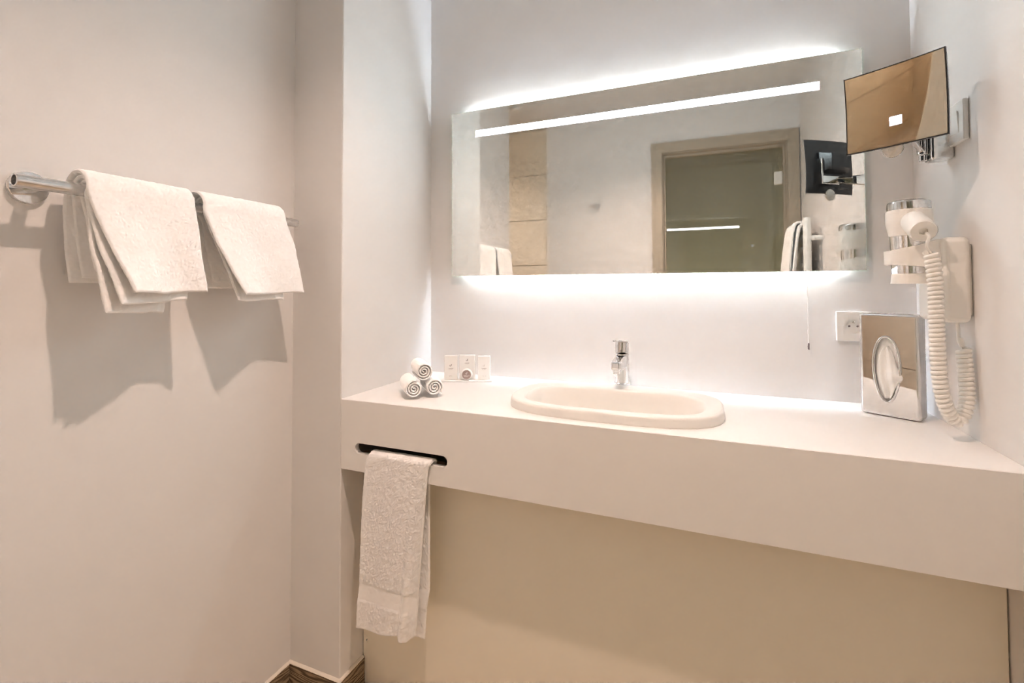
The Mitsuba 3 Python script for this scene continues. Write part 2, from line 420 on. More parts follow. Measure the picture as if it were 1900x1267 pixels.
# ------------------------------------------------------------------ wall mirror with light strips
MX0, MX1, MZ0, MZ1, MY = 0.1038, 1.3620, 1.2168, 1.8148, -0.025
tag('wall_mirror', 'wide frameless backlit mirror above the counter with a bright light strip', 'mirror')
add('wall_mirror__glass', bx(MX0, MX1, MY, MY + 0.005, MZ0, MZ1), 'm_glass_edge', False, 'greenish edge of the mirror glass')
add('wall_mirror__reflective_face', bx(MX0 + 0.0012, MX1 - 0.0012, MY - 0.0004, MY, MZ0 + 0.0008, MZ1 - 0.0008), 'm_silver', False)
add('wall_mirror__light_strip', bx(0.2015, 1.2621, MY - 0.0009, MY - 0.0004, 1.7180, 1.7411), 'm_cord', False, 'glowing white light strip across the mirror', emitter={'type': 'area', 'radiance': rgb(*STRIP_RADIANCE)})
add('wall_mirror__housing', bx(0.135, 1.332, -0.0200, -0.0005, 1.247, 1.785), 'm_alu', False, 'metal box behind the mirror')
for z0, z1 in ((1.785, 1.7865), (1.2455, 1.247)):
    add('wall_mirror__back_light', bx(0.165, 1.300, -0.0175, -0.0065, z0, z1), 'm_cord', False, 'light strip hidden behind the mirror edge', emitter={'type': 'area', 'radiance': rgb(*BACK_RADIANCE)})
add('wall_mirror__pull_cord', tube([(1.226, -0.014, 1.2455), (1.226, -0.014, 1.15), (1.2262, -0.0142, 1.015)], 0.0011, 8), 'm_cord', 30, 'thin white pull cord with a dark tip')
add('wall_mirror__pull_cord__tip', rod((1.2262, -0.0142, 1.018), (1.2262, -0.0142, 1.000), 0.0022, 0.0006, 16), 'm_ink', 30)

# ------------------------------------------------------------------ towel bar
BAX, BZ, BR = -0.115, 1.3600, 0.0115
tag('towel_bar', 'long round chrome towel bar on the left wall', 'towel rail')
BL = 0.5984
add('towel_bar__bar', lathe([(0, 0.005), (BR - 0.0030, 0.005), (BR - 0.0028, 0.0004), (BR - 0.0020, 0), (BR - 0.0006, 0.0003), (BR, 0.001), (BR, BL - 0.0015), (BR - 0.0015, BL), (0, BL)], (0, 1, 0), (BAX, -1.128, BZ), 48), 'm_chrome', 30)
add('towel_bar__end_plug', rod((BAX, -1.1240, BZ), (BAX, -1.1225, BZ), BR - 0.0031, 0.0003, 32), 'm_black', 30, 'dark recessed end of the bar')
for y in (-1.083, -0.575):
    r = add('towel_bar__rosette', lathe([(0, 0), (0.0285, 0), (0.0290, 0.001), (0.0290, 0.009), (0.0280, 0.0105), (0.010, 0.0115), (0, 0.0115)], (1, 0, 0), (XL + 0.0002, y, BZ), 56), 'm_chrome', 30)
    add('towel_bar__post', rod((XL + 0.011, y, BZ), (BAX - 0.004, y, BZ), 0.0095, 0.0005, 32), 'm_chrome', 30)


def hang(layer, seed, ny=110, th=0.0075):
    """one fold of a towel laid over the bar. layer: r (distance from the bar's axis), front / back: z of the hem at left and right, y of the left and right edge from the bar to the hem"""
    r = layer['r']
    out = []
    u = np.linspace(0, 1, ny)
    zf = np.interp(u, *zip(*layer['zf'])) + 0.004 * (meshkit.noise(np.stack([u * 5, 0 * u + seed, 0 * u], -1), seed) - 0.5); zb = np.interp(u, *zip(*layer['zb']))
    s = np.linspace(0, 1, 230)
    P = np.zeros((ny, len(s), 3))
    flat = np.ones((ny, len(s)))
    for i in range(ny):
        Lf, La, Lb = BZ - zf[i], math.pi * r, BZ - zb[i]
        L = Lf + La + Lb
        d = s * L
        fr, bk = d < Lf, d > Lf + La
        ang = np.clip((d - Lf) / La, 0, 1) * math.pi
        x = BAX + r * np.cos(ang)
        z = BZ + r * np.sin(ang)
        z = np.where(fr, zf[i] + d, np.where(bk, BZ - (d - Lf - La), z))
        tf = np.clip((BZ - z) / (BZ - zf[i]), 0, 1)
        tb = np.clip((BZ - z) / max(BZ - zb[i], 1e-3), 0, 1)
        f0, f1 = layer['flare']
        flare = (f0 * (1 - u[i]) ** 2.2 + f1 * u[i] ** 2.2) * tf ** 1.5
        wav = layer.get('wave', 0.004) * math.sin(u[i] * layer.get('freq', 9) + layer.get('ph', 0))
        soft = 0.008 * (meshkit.fbm(np.stack([0 * z + u[i] * 3.5, z * 14, 0 * z + seed], -1), 2, seed) - 0.5)
        x = x + np.where(fr, flare + (wav + soft) * np.clip(tf * 2, 0, 1), np.where(bk, -layer.get('bflare', 0.004) * tb + (0.5 * wav + 0.6 * soft) * np.clip(tb * 2, 0, 1), 0))
        e0 = 0.006 * (meshkit.noise(np.stack([z * 16, 0 * z + seed, 0 * z], -1), seed) - 0.5)
        e1 = 0.004 * (meshkit.noise(np.stack([z * 16, 0 * z + seed, 0 * z + 5], -1), seed) - 0.5)
        y0 = np.where(fr, np.interp(tf, *zip(*layer['yl'])), np.interp(tb, *zip(*layer['bl']))) + e0
        y1 = np.where(fr, np.interp(tf, *zip(*layer['yr'])), np.interp(tb, *zip(*layer['br']))) + e1
        lean = np.where(fr, 0.36 * flare, 0)
        y0, y1 = y0 - lean, y1 - lean
        k = np.clip(np.sin(ang), 0, 1) * (ang > 0) * (ang < math.pi)
        P[i] = np.stack([x, y0 + (y1 - y0) * u[i], z], 1)
        for q in layer.get('bands', ()):
            flat[i] *= 1 - 0.85 * np.exp(-((d - q) / 0.0035) ** 2)
        flat[i] *= 1 - 0.8 * np.exp(-(d / 0.007) ** 2)
    # smooth the break between front, arc and back
    for _ in range(14):
        P[:, 1:-1, 1] = 0.25 * P[:, :-2, 1] + 0.5 * P[:, 1:-1, 1] + 0.25 * P[:, 2:, 1]
    return cloth(P, th, 0.0015, seed, flat)


t1 = [dict(r=0.0350, zf=[(0, 1.167), (1, 1.1655)], zb=[(0, 1.187), (1, 1.185)], yl=[(0, -1.046), (0.4, -1.017), (1, -0.971)], yr=[(0, -0.846), (0.3, -0.837), (1, -0.826)],
           bl=[(0, -1.045), (0.3, -1.042), (1, -1.034)], br=[(0, -0.846), (1, -0.832)], flare=(0.050, 0.030), wave=0.003, freq=8, bands=(0.075, 0.118)),
      dict(r=0.0265, zf=[(0, 1.144), (1, 1.149)], zb=[(0, 1.196), (1, 1.20)], yl=[(0, -1.042), (0.5, -1.022), (1, -0.990)], yr=[(0, -0.848), (1, -0.860)],
           bl=[(0, -1.036), (1, -1.02)], br=[(0, -0.852), (1, -0.84)], flare=(0.040, 0.014), wave=0.003, freq=7, ph=1),
      dict(r=0.0185, zf=[(0, 1.131), (1, 1.1245)], zb=[(0, 1.21), (1, 1.21)], yl=[(0, -1.040), (0.45, -1.030), (1, -1.006)], yr=[(0, -0.86), (1, -0.900)],
           bl=[(0, -1.03), (1, -1.00)], br=[(0, -0.86), (1, -0.86)], flare=(0.032, 0.004), wave=0.003, freq=6, ph=2)]
tag('hand_towel', 'white terry towel folded over the bar, left one nearer the rosette', 'towel', 'towels on the bar')
for k, l in enumerate(t1):
    add('hand_towel__fold', hang(l, 10 + k), 'm_terry', True)
t2 = [dict(r=0.0350, zf=[(0, 1.159), (1, 1.1625)], zb=[(0, 1.175), (1, 1.175)], yl=[(0, -0.832), (0.4, -0.798), (1, -0.733)], yr=[(0, -0.602), (0.35, -0.573), (1, -0.549)],
           bl=[(0, -0.828), (0.15, -0.800), (1, -0.786)], br=[(0, -0.602), (1, -0.60)], flare=(0.040, 0.016), wave=0.003, freq=8, ph=0.5, bands=(0.075, 0.112)),
      dict(r=0.0265, zf=[(0, 1.145), (1, 1.1438)], zb=[(0, 1.190), (1, 1.19)], yl=[(0, -0.826), (0.5, -0.78), (1, -0.742)], yr=[(0, -0.606), (1, -0.602)],
           bl=[(0, -0.81), (0.15, -0.785), (1, -0.757)], br=[(0, -0.61), (1, -0.61)], flare=(0.030, 0.008), wave=0.003, freq=7, ph=1)]
tag('hand_towel_001', 'white terry towel folded over the bar, right one nearer the corner', 'towel', 'towels on the bar')
for k, l in enumerate(t2):
    add('hand_towel_001__fold', hang(l, 20 + k), 'm_terry', True)

# ------------------------------------------------------------------ towel through the counter slot
def slot_towel():
    ny = 110
    u = np.linspace(0, 1, ny)
    s = np.linspace(0, 1, 420)
    P = np.zeros((ny, len(s), 3)); flat = np.ones((ny, len(s)))
    lip = 0.7135
    yc, r = -D + 0.008, 0.0165
    for i, t in enumerate(u):
        # hem rises in the middle and drops in a fold at the right
        zf = np.interp(t, (0, 0.4, 0.76, 0.82, 0.86, 1.0), (0.243, 0.246, 0.258, 0.248, 0.244, 0.266))
        zb = np.interp(t, (0, 1), (0.25, 0.242))
        Lf, La, Lb = lip - zf, math.pi * r * 0.9, lip - zb
        L = Lf + La + Lb; d = s * L
        fr, bk = d < Lf, d > Lf + La
        ang = np.clip((d - Lf) / La, 0, 1) * math.pi
        y = yc - r * np.cos(ang); z = lip + 0.010 * np.sin(ang)
        z = np.where(fr, zf + d, np.where(bk, lip - (d - Lf - La), z))
        q = np.clip((lip - z) / (lip - 0.25), 0, 1)
        x0 = np.where(fr, np.interp(z, (0.24, 0.32, 0.37, 0.587, 0.70, 0.7135), (0.0640, 0.0675, 0.074, 0.0830, 0.094, 0.099)), 0.105 + 0.015 * q)
        x1 = np.where(fr, np.interp(z, (0.24, 0.336, 0.674, 0.706), (0.2490, 0.2570, 0.2900, 0.2940)), np.interp(z, (0.24, 0.32, 0.37, 0.65, 0.72), (0.2613, 0.268, 0.2775, 0.2785, 0.302)))
        fold = np.exp(-((t - 0.80) / 0.035) ** 2) * np.clip((q - 0.15) / 0.85, 0, 1) ** 1.3
        y = y + np.where(fr, -0.013 * fold + 0.010 * np.clip((t - 0.84) / 0.16, 0, 1) * q + 0.003 * math.sin(t * 9) * q, 0.003 * math.sin(t * 8) * q)
        P[i] = np.stack([x0 + (x1 - x0) * t, y, z], 1)
        band = np.clip((z - 0.318) / 0.006, 0, 1) * np.clip((0.374 - z) / 0.006, 0, 1)
        flat[i] = 1 - 0.85 * band
        flat[i] *= 1 - 0.8 * np.exp(-(d / 0.006) ** 2)
        P[i, :, 1] += np.where(fr, 0.0018 * band, -0.0018 * band)
    for _ in range(20):
        P[:, 1:-1, 0] = 0.25 * P[:, :-2, 0] + 0.5 * P[:, 1:-1, 0] + 0.25 * P[:, 2:, 0]
    return cloth(P, 0.0075, 0.0018, 31, flat)


add('slot_towel', slot_towel(), 'm_terry', True, 'white terry towel hanging through the slot in the counter front', 'towel')

# ------------------------------------------------------------------ rolled towels on the counter
RA = np.array([-0.68, 0.73, 0]); RA /= np.linalg.norm(RA)
RR = 0.0285


def roll(front, length, seed, turn):
    th, pitch = 0.0050, 0.0074
    a = np.linspace(0, 2 * math.pi * 3.2, 260)
    rr = RR - th / 2 - 0.0008 - pitch * (a[-1] - a) / (2 * math.pi)
    rr = np.maximum(rr, 0.0012)
    side = np.array([-RA[1], RA[0], 0])
    l = np.linspace(0, 1, 46)
    P = np.zeros((len(a), len(l), 3))
    for k, t in enumerate(l):
        bulge = 1.0 - 0.06 * (abs(2 * t - 1)) ** 4
        tel = 0.004 * (a / a[-1] - 1)     # the core stands back a little
        P[:, k] = np.array(front) + np.outer(length * t + (0.5 - t) * 2 * -tel * 0.6, RA) + np.outer(rr * bulge * np.cos(a + turn), side) + np.outer(rr * bulge * np.sin(a + turn), (0, 0, 1))
    return cloth(P, th, 0.0007, seed)


c1 = np.array([0.203, -0.412, H + RR + 0.0012])
side = np.array([0.76, 0.65, 0]); side /= np.linalg.norm(side)
c2 = c1 + side * (2 * RR + 0.001) + RA * 0.004
c3 = (c1 + c2) / 2 + np.array([0, 0, RR * 1.66]) + RA * 0.004
for cc, tn, lab in ((c1, 0.6, 'rolled white face towel, lower left one of the three'), (c2, 2.6, 'rolled white face towel, lower right one of the three'), (c3, 4.2, 'rolled white face towel, on top of the other two')):
    add('rolled_towel', roll(cc, 0.125, int(tn * 10), tn), 'm_terry', True, lab, 'rolled towel', 'rolled face towels on the counter')

# ------------------------------------------------------------------ amenity stand with toiletries
SD = np.array([0.93175, 0.3631, 0.0]); SN = np.array([-0.3631, 0.93175, 0.0])
SO = np.array([0.1414, -0.1683, H])
SR = np.stack([SD, SN, (0, 0, 1)], 1)


def st(mesh):
    return place(mesh, SR, SO)


tag('amenity_stand', 'clear acrylic stand for toiletries beside the rolled towels', 'stand')
add('amenity_stand__base', st(rbox(0.0, 0.172, 0.0, 0.046, 0.0002, 0.004, 0.0012, 8)), 'm_card', 30)
add('amenity_stand__back', st(bx(0.006, 0.170, 0.0402, 0.0404, 0.004, 0.0875)), 'm_acrylic', False, 'clear upright back')
add('amenity_stand__divider', st(bx(0.0568, 0.0570, 0.012, 0.040, 0.004, 0.086)), 'm_acrylic', False)


def emblem(s):
    """the small leaning leaf mark above a short bow"""
    leaf = affinity.rotate(affinity.scale(Point(0, 0).buffer(1, 12), 0.22, 0.62), -24, origin=(0, 0))
    bow = Point(0, 0).buffer(0.85, 24).difference(Point(0.08, 0.22).buffer(0.85, 24))
    p = shapely.union_all([affinity.translate(leaf, 0.22, 0.30), affinity.translate(bow, -0.1, 0.10)])
    return affinity.scale(p, s, s, origin=(0, 0))


def front_prism(poly, x, z, y, dep=0.0004):
    m = prism(poly, dep)
    m = place(m, np.array([[1, 0, 0], [0, 0, -1], [0, 1, 0]], float), (x, y, z))
    return st(m)


def packet(key, lab, x0, x1, y0, y1, z0, z1, lz, tone, small):
    tag(key, lab, 'toiletry packet', 'toiletry packets in the stand')
    add(key + '__carton', st(rbox(x0, x1, y0, y1, z0, z1, 0.0015, 8)), 'm_card', 30)
    xm = (x0 + x1) / 2
    add(key + '__emblem', front_prism(emblem(0.0048), xm, lz, y0 - 0.0001), tone, False)
    L = [sbox(-0.0085, -0.001, 0.0085, 0.0006), sbox(-0.0060, -0.0036, 0.0060, -0.0026)]
    add(key + '__print', front_prism(shapely.MultiPolygon(L), xm, lz - 0.0095, y0 - 0.0001), 'm_ink_light', False)
    if small:
        add(key + '__small_print', front_prism(sbox(-0.0065, -0.0005, 0.0065, 0.0006), xm, z0 + 0.012, y0 - 0.0001), 'm_ink_light', False)


packet('toiletry_packet', 'slim white packet at the left of the amenity stand', 0.0100, 0.0545, 0.020, 0.034, 0.0043, 0.0850, 0.052, 'm_ink', True)
packet('toiletry_packet_001', 'white packet behind the round soap in the amenity stand', 0.0605, 0.1130, 0.026, 0.039, 0.0043, 0.0860, 0.069, 'm_ink', False)
packet('toiletry_packet_002', 'slim white packet at the right of the amenity stand', 0.1235, 0.1650, 0.020, 0.034, 0.0043, 0.0835, 0.052, 'm_ink_light', True)
tag('round_soap', 'small round wrapped soap with a grey-brown sticker in the amenity stand', 'soap')
so = SO + SD * 0.0865 + SN * 0.012 + np.array([0, 0, 0.0237])
add('round_soap__wrapper', lathe([(0, -0.004), (0.016, -0.004), (0.0192, -0.001), (0.0195, 0.004), (0.0192, 0.009), (0.016, 0.0115), (0, 0.012)], SN, so - SN * 0.001, 40), 'm_card', 30)
add('round_soap__sticker', lathe([(0, 0), (0.0150, 0), (0.0150, 0.0003), (0, 0.0004)], -SN, so - SN * 0.0051, 40), 'm_soap_label', 30)
add('round_soap__emblem', front_prism(emblem(0.0045), 0.0865, 0.0285, 0.0062), 'm_card', False)
add('round_soap__print', front_prism(shapely.MultiPolygon([sbox(-0.0095, -0.0006, 0.0095, 0.0006), sbox(-0.007, -0.0036, 0.007, -0.0026)]), 0.0865, 0.0205, 0.0062), 'm_card', False)

# ------------------------------------------------------------------ tissue box
TD = np.array([0.843, -0.538, 0.0]); TD /= np.linalg.norm(TD)
TN = np.array([-TD[1], TD[0], 0.0])            # towards the back
TO = np.array([1.3186, -0.1126, H])
TR = np.stack([TD, TN, (0, 0, 1)], 1)


def egg(grow=0.0, n=64):
    t = np.linspace(0, 2 * math.pi, n, endpoint=False)
    c, s = np.cos(t), np.sin(t)
    return np.stack([(0.0252 + grow) * np.sign(c) * np.abs(c) ** 0.95 * (1 + 0.10 * s), (0.0775 + grow) * np.sign(s) * np.abs(s) ** 1.06], 1) + (0.0550, 0.1145)


TW, TT, TH = 0.1175, 0.053, 0.2475
case = rbox(0, TW, 0, TT, 0.0015, TH, 0.007, 24) - mbox(0.003, TW - 0.003, 0.003, TT - 0.003, 0.004, TH - 0.003)
em = m3.Manifold.extrude(m3.CrossSection([egg()]), 0.03).transform(np.array([[1, 0, 0, 0], [0, 0, -1, 0.012], [0, 1, 0, 0]], float))
case = case - em
tag('tissue_box', 'upright chrome tissue box on the right end of the counter', 'tissue box')
add('tissue_box__case', place(case, TR, TO), 'm_chrome', 30)
e = egg(0.001)
rim = np.c_[e[:, 0], np.full(len(e), -0.0005), e[:, 1]]
rim = np.vstack([rim, rim[:2]])
add('tissue_box__rim', place(tube(rim, 0.0028, 12, False), TR, TO), 'm_chrome', 60, 'raised oval rim of the tissue opening')
tis = np.zeros((40, 60, 3))
uu, vv = np.meshgrid(np.linspace(-1, 1, 40), np.linspace(0, 1, 60), indexing='ij')
wd = 0.0195 * np.sin(np.clip(vv * 0.92 + 0.06, 0, 1) * math.pi) ** 0.6
tis[..., 0] = 0.055 + uu * wd + 0.012 * np.clip(uu, 0, 1) * np.exp(-((vv - 0.42) / 0.13) ** 2)
tis[..., 2] = 0.045 + 0.125 * vv
tis[..., 1] = 0.001 + 0.004 * np.sin(uu * 5 + vv * 3) * (1 - 0.4 * vv) - 0.010 * np.exp(-((uu - 0.35) / 0.4) ** 2) * np.exp(-((vv - 0.42) / 0.16) ** 2)
add('tissue_box__tissue', place(cloth(tis, 0.0008, 0.0, 3), TR, TO), 'm_card', True, 'white tissue in the opening')
add('tissue_box__tissue_stack', place(rbox(0.004, TW - 0.004, 0.0075, TT - 0.005, 0.006, TH - 0.02, 0.003, 12), TR, TO), 'm_card', 30)

# ------------------------------------------------------------------ wall socket
SX, SZ = 1.3335, 1.0665
tag('wall_socket', 'square white wall socket partly behind the chrome tissue box', 'socket')
pl = rbox(SX - 0.0405, SX + 0.0405, -0.0095, -0.0003, SZ - 0.0405, SZ + 0.0405, 0.003, 16)
cyl = lambda x, y0, y1, z, r: m3.Manifold.cylinder(y1 - y0, r, r, 40).transform(np.array([[1, 0, 0, x], [0, 0, 1, y0], [0, 1, 0, z]], float))
pl = pl - cyl(SX, -0.02, -0.004, SZ, 0.0195)
add('wall_socket__plate', pl, 'm_socket', 30)
ins = cyl(SX, -0.004, -0.0035, SZ, 0.0193)
for dx in (-0.0095, 0.0095):
    add('wall_socket__pin_hole', lathe([(0, 0), (0.0028, 0), (0.0028, 0.0006), (0, 0.0006)], (0, -1, 0), (SX + dx, -0.0038, SZ), 20), 'm_ink', 30)
add('wall_socket__earth_pin', rod((SX, -0.0038, SZ + 0.0105), (SX, -0.0100, SZ + 0.0105), 0.0021, 0.0006, 16), 'm_brushed', 30)
add('wall_socket__frame', prism(sbox(-0.0245, -0.0245, 0.0245, 0.0245).difference(Point(0, 0).buffer(0.0215, 32)), 0.0008).apply_transform(np.array([[1, 0, 0, SX], [0, 0, -1, -0.0094], [0, 1, 0, SZ], [0, 0, 0, 1]], float)), 'm_socket', False)

# ------------------------------------------------------------------ light switch on the right wall
tag('light_switch', 'square white light switch on the right wall behind the small mirror', 'switch')
add('light_switch__plate', rbox(W - 0.0105, W - 0.0003, -0.2875, -0.2045, 1.4795, 1.5665, 0.003, 16), 'm_socket', 30)
v = []
for yy in np.linspace(-0.0225, 0.0225, 9):
    v.append([(yy, -0.0225), (yy, 0.0225)])
rk = m3.Manifold.batch_hull([m3.Manifold.sphere(0.001, 8).translate((W - xx, -0.246 + yy, 1.523 + zz)) for yy, zz, xx in ((-0.0225, -0.0225, 0.011), (0.0225, -0.0225, 0.011), (-0.0225, 0.0225, 0.0132), (0.0225, 0.0225, 0.0132), (-0.0225, -0.0225, 0.006), (0.0225, 0.0225, 0.006))])
add('light_switch__rocker', rk, 'm_socket', 30)

# ------------------------------------------------------------------ cosmetic mirror on its arm
PC = np.array([1.3357, -0.3162, 1.5604])
PN = np.array([-0.58179, -0.81304, -0.02200])
PX = np.array([0.81316, -0.58202, 0.00540]); PU = np.array([-0.01719, -0.01475, 0.99974])
PR = np.stack([PX, PU, PN], 1)          # plate frame: x right, y up, z towards the room
PW, PH = 0.1784, 0.1732


def pl_(m, o=(0, 0, 0)):
    return place(m, PR, PC + PR @ np.array(o, float))


tag('cosmetic_mirror', 'small tilted square magnifying mirror on a chrome arm at the right wall', 'mirror')
RC = 0.80                                # radius of curvature of the concave glass
SAG = (PW ** 2 + PH ** 2) / (8 * RC)


def dish(hx, hy, z0, g=48):
    x, y = np.meshgrid(np.linspace(-hx, hx, g), np.linspace(-hy, hy, g), indexing='ij')
    v = np.stack([x, y, (x**2 + y**2) / (2 * RC) - SAG + z0], -1).reshape(-1, 3)
    ii, jj = np.meshgrid(np.arange(g - 1), np.arange(g - 1), indexing='ij')
    q = np.stack([ii * g + jj, (ii + 1) * g + jj, (ii + 1) * g + jj + 1, ii * g + jj + 1], -1).reshape(-1, 4)
    return v, np.vstack([q[:, [0, 1, 2]], q[:, [0, 2, 3]]]), g


def shell(hx, hy, z0, z1):
    """a curved slab between two dished faces"""
    a, f, g = dish(hx, hy, z0); b, _, _ = dish(hx, hy, z1)
    n = len(a); k = np.arange(g)
    ring = np.r_[k[:-1] * g, (g - 1) * g + k[:-1], k[:0:-1] * g + g - 1, k[:0:-1]]
    r2 = np.roll(ring, -1)
    m = trimesh.Trimesh(np.vstack([a, b]), np.vstack([f[:, ::-1], f + n, np.stack([ring, r2, n + r2], 1), np.stack([ring, n + r2, n + ring], 1)]), process=False)
    m.fix_normals()
    return m


add('cosmetic_mirror__plate', pl_(shell(PW / 2, PH / 2, -0.006, -0.0004)), 'm_black', 30, 'black back and thin dark rim')
gv, gf, _ = dish(PW / 2 - 0.0024, PH / 2 - 0.0024, 0.0)
add('cosmetic_mirror__concave_glass', pl_(trimesh.Trimesh(gv, gf, process=False)), 'm_concave', True, 'bronze concave mirror glass')
# lit square
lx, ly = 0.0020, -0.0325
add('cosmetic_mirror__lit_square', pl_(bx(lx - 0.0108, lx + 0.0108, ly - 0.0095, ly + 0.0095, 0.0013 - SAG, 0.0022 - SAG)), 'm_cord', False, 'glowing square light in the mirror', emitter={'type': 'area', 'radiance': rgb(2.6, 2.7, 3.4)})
add('cosmetic_mirror__battery_box', pl_(m3.Manifold.batch_hull([m3.Manifold.sphere(0.004, 12).translate(p) for p in [(sx * 0.047, sy * 0.030 + 0.012, -0.010 - SAG) for sx in (-1, 1) for sy in (-1, 1)] + [(sx * 0.034, sy * 0.020 + 0.012, -0.050) for sx in (-1, 1) for sy in (-1, 1)]])), 'm_black', 30, 'black box behind the mirror')
add('cosmetic_mirror__knob', pl_(lathe([(0, -0.008), (0.0185, -0.008), (0.0195, -0.007), (0.0195, -0.004), (0.0170, -0.003), (0, -0.003)], (0, 0, 1), (-0.006, -PH / 2 - 0.004, -0.006), 40)), 'm_brushed', 30, 'round chrome knob below the mirror')
fork = m3.Manifold.batch_hull([m3.Manifold.sphere(0.003, 12).translate(p) for p in [(-0.052, yy, zz) for yy in (-0.055, 0.02) for zz in (-0.030, -0.012)]]) + m3.Manifold.batch_hull([m3.Manifold.sphere(0.003, 12).translate(p) for p in [(xx, yy, zz) for xx in (-0.052, 0.010) for yy in (-0.058, -0.036) for zz in (-0.030, -0.024)]])
add('cosmetic_mirror__bracket', pl_(fork), 'm_chrome', 30, 'chrome bracket')
wy, wz = -0.165, 1.492
joint = PC + PR @ np.array([0.010, -0.047, -0.030])
hinge = np.array([W - 0.050, -0.205, 1.492])
s = m3.Manifold.sphere(0.004, 12)


def bar(a, b, hz0, hz1, t):
    d = np.array(b) - np.array(a); d[2] = 0; d /= np.linalg.norm(d); n = np.array([-d[1], d[0], 0]) * t
    return m3.Manifold.batch_hull([s.translate(np.array(p) + sg * n + np.array([0, 0, z])) for p, hz in ((a, hz0), (b, hz1)) for sg in (-1, 1) for z in (-hz, hz)])


add('cosmetic_mirror__arm', bar(joint, hinge, 0.006, 0.014, 0.002), 'm_chrome', 30, 'chrome arm')
add('cosmetic_mirror__hinge', lathe([(0, -0.020), (0.009, -0.020), (0.0105, -0.019), (0.0105, 0.019), (0.009, 0.020), (0, 0.020)], (0, 0, 1), hinge, 32), 'm_chrome', 30, 'chrome hinge barrel')
add('cosmetic_mirror__hinge', lathe([(0, -0.012), (0.0065, -0.012), (0.0075, -0.011), (0.0075, 0.0), (0, 0.0)], (0, 0, 1), hinge + np.array([0, 0, -0.0225]), 32), 'm_chrome', 30, 'chrome hinge barrel')
add('cosmetic_mirror__wall_mount', rbox(W - 0.042, W - 0.0005, -0.226, -0.185, 1.455, 1.520, 0.006, 16), 'm_chrome', 30, 'chrome wall mount')

# ------------------------------------------------------------------ hair dryer and its holder
HX, HY = 1.3854, -0.2347
tag('hair_dryer_holder', 'white wall holder for the hair dryer on the right wall', 'holder')
hb = rbox(1.4205, W - 0.006, -0.297, -0.165, 1.099, 1.277, 0.012, 24)
add('hair_dryer_holder__base', hb, 'm_white_plastic', 30)
add('hair_dryer_holder__back_plate', rbox(W - 0.0075, W - 0.0003, -0.283, -0.179, 1.113, 1.263, 0.003, 12), 'm_white_plastic', 30)
plan = shapely.union_all([Point(HX, HY).buffer(0.0455, 48), Polygon([(HX, HY - 0.0455), (1.435, -0.290), (1.435, -0.18), (HX, HY + 0.0455)])]).difference(Point(HX, HY).buffer(0.0365, 48))
pp = plan if plan.geom_type == 'Polygon' else max(plan.geoms, key=lambda g: g.area)
ring = m3.Manifold.extrude(m3.CrossSection([np.array(pp.exterior.coords)[:-1]] + [np.array(i.coords)[:-1] for i in pp.interiors], m3.FillRule.EvenOdd), 0.2).translate((0, 0, 1.15))
wedge = m3.Manifold.extrude(m3.CrossSection([[(1.30, 1.2285), (1.45, 1.2100), (1.45, 1.2760), (1.42, 1.2735), (1.385, 1.263), (1.30, 1.2440)]]), 0.3).transform(np.array([[1, 0, 0, 0], [0, 0, -1, -0.1], [0, 1, 0, 0]], float))
add('hair_dryer_holder__clip', ring ^ wedge, 'm_white_plastic', 35, 'curved clip around the hair dryer')
tag('hair_dryer', 'white and chrome hair dryer hanging nozzle down in its wall holder', 'hair dryer')
o = (HX, HY, 0)
add('hair_dryer__cap', lathe([(0, 1.3655), (0.030, 1.3650), (0.0365, 1.3625), (0.0385, 1.358), (0.0390, 1.340), (0, 1.340)], (0, 0, 1), o, 64), 'm_chrome', 35, 'chrome cap')
add('hair_dryer__body', lathe([(0, 1.3435), (0.0405, 1.3435), (0.0415, 1.342), (0.0418, 1.317), (0.0408, 1.312), (0.0365, 1.288), (0.0350, 1.2860), (0, 1.2860)], (0, 0, 1), o, 64), 'm_white_plastic', 35)
add('hair_dryer__band', lathe([(0, 1.2875), (0.0345, 1.2875), (0.0325, 1.2000), (0, 1.2000)], (0, 0, 1), o, 64), 'm_chrome', 35, 'chrome tube')
add('hair_dryer__nozzle', lathe([(0, 1.2050), (0.0320, 1.2050), (0.0325, 1.203), (0.0345, 1.183), (0.0348, 1.1805), (0.031, 1.1805), (0.029, 1.19), (0, 1.19)], (0, 0, 1), o, 64), 'm_white_plastic', 35)
ha, hbb = np.array([HX - 0.001, HY - 0.025, 1.318]), np.array([1.3790, -0.330, 1.2865])
Lh = np.linalg.norm(hbb - ha)
add('hair_dryer__handle', lathe([(0, 0), (0.0235, 0), (0.0240, Lh * 0.7), (0.0235, Lh - 0.004), (0.0215, Lh - 0.0008), (0.0100, Lh), (0.0075, Lh), (0.0070, Lh - 0.006), (0, Lh - 0.006)], hbb - ha, ha, 48), 'm_white_plastic', 35, 'short white handle')
# coiled cord
p0 = hbb + (ha - hbb) / Lh * 0.006 + np.array([0.004, 0, -0.003])
lead = spline([p0, (1.3850, -0.337, 1.275), (1.3800, -0.339, 1.259), (1.3850, -0.336, 1.247), (1.3915, -0.332, 1.240)], 40)
path = spline([(1.3895, -0.331, 1.244), (1.3950, -0.330, 1.187), (1.3955, -0.330, 1.098), (1.3995, -0.326, 0.990), (1.4110, -0.318, 0.932), (1.4330, -0.305, 0.901), (1.4520, -0.296, 0.930), (1.4555, -0.290, 0.985), (1.4540, -0.286, 1.045)], 400)
Lp = np.linalg.norm(np.diff(path, axis=0), axis=1).sum()
turns = Lp / 0.0094
tt = np.linspace(0, 1, int(turns * 18))
pt = np.stack([np.interp(tt, np.linspace(0, 1, len(path)), path[:, k]) for k in range(3)], 1)
tg = np.gradient(pt, axis=0); tg /= np.linalg.norm(tg, axis=1, keepdims=True)
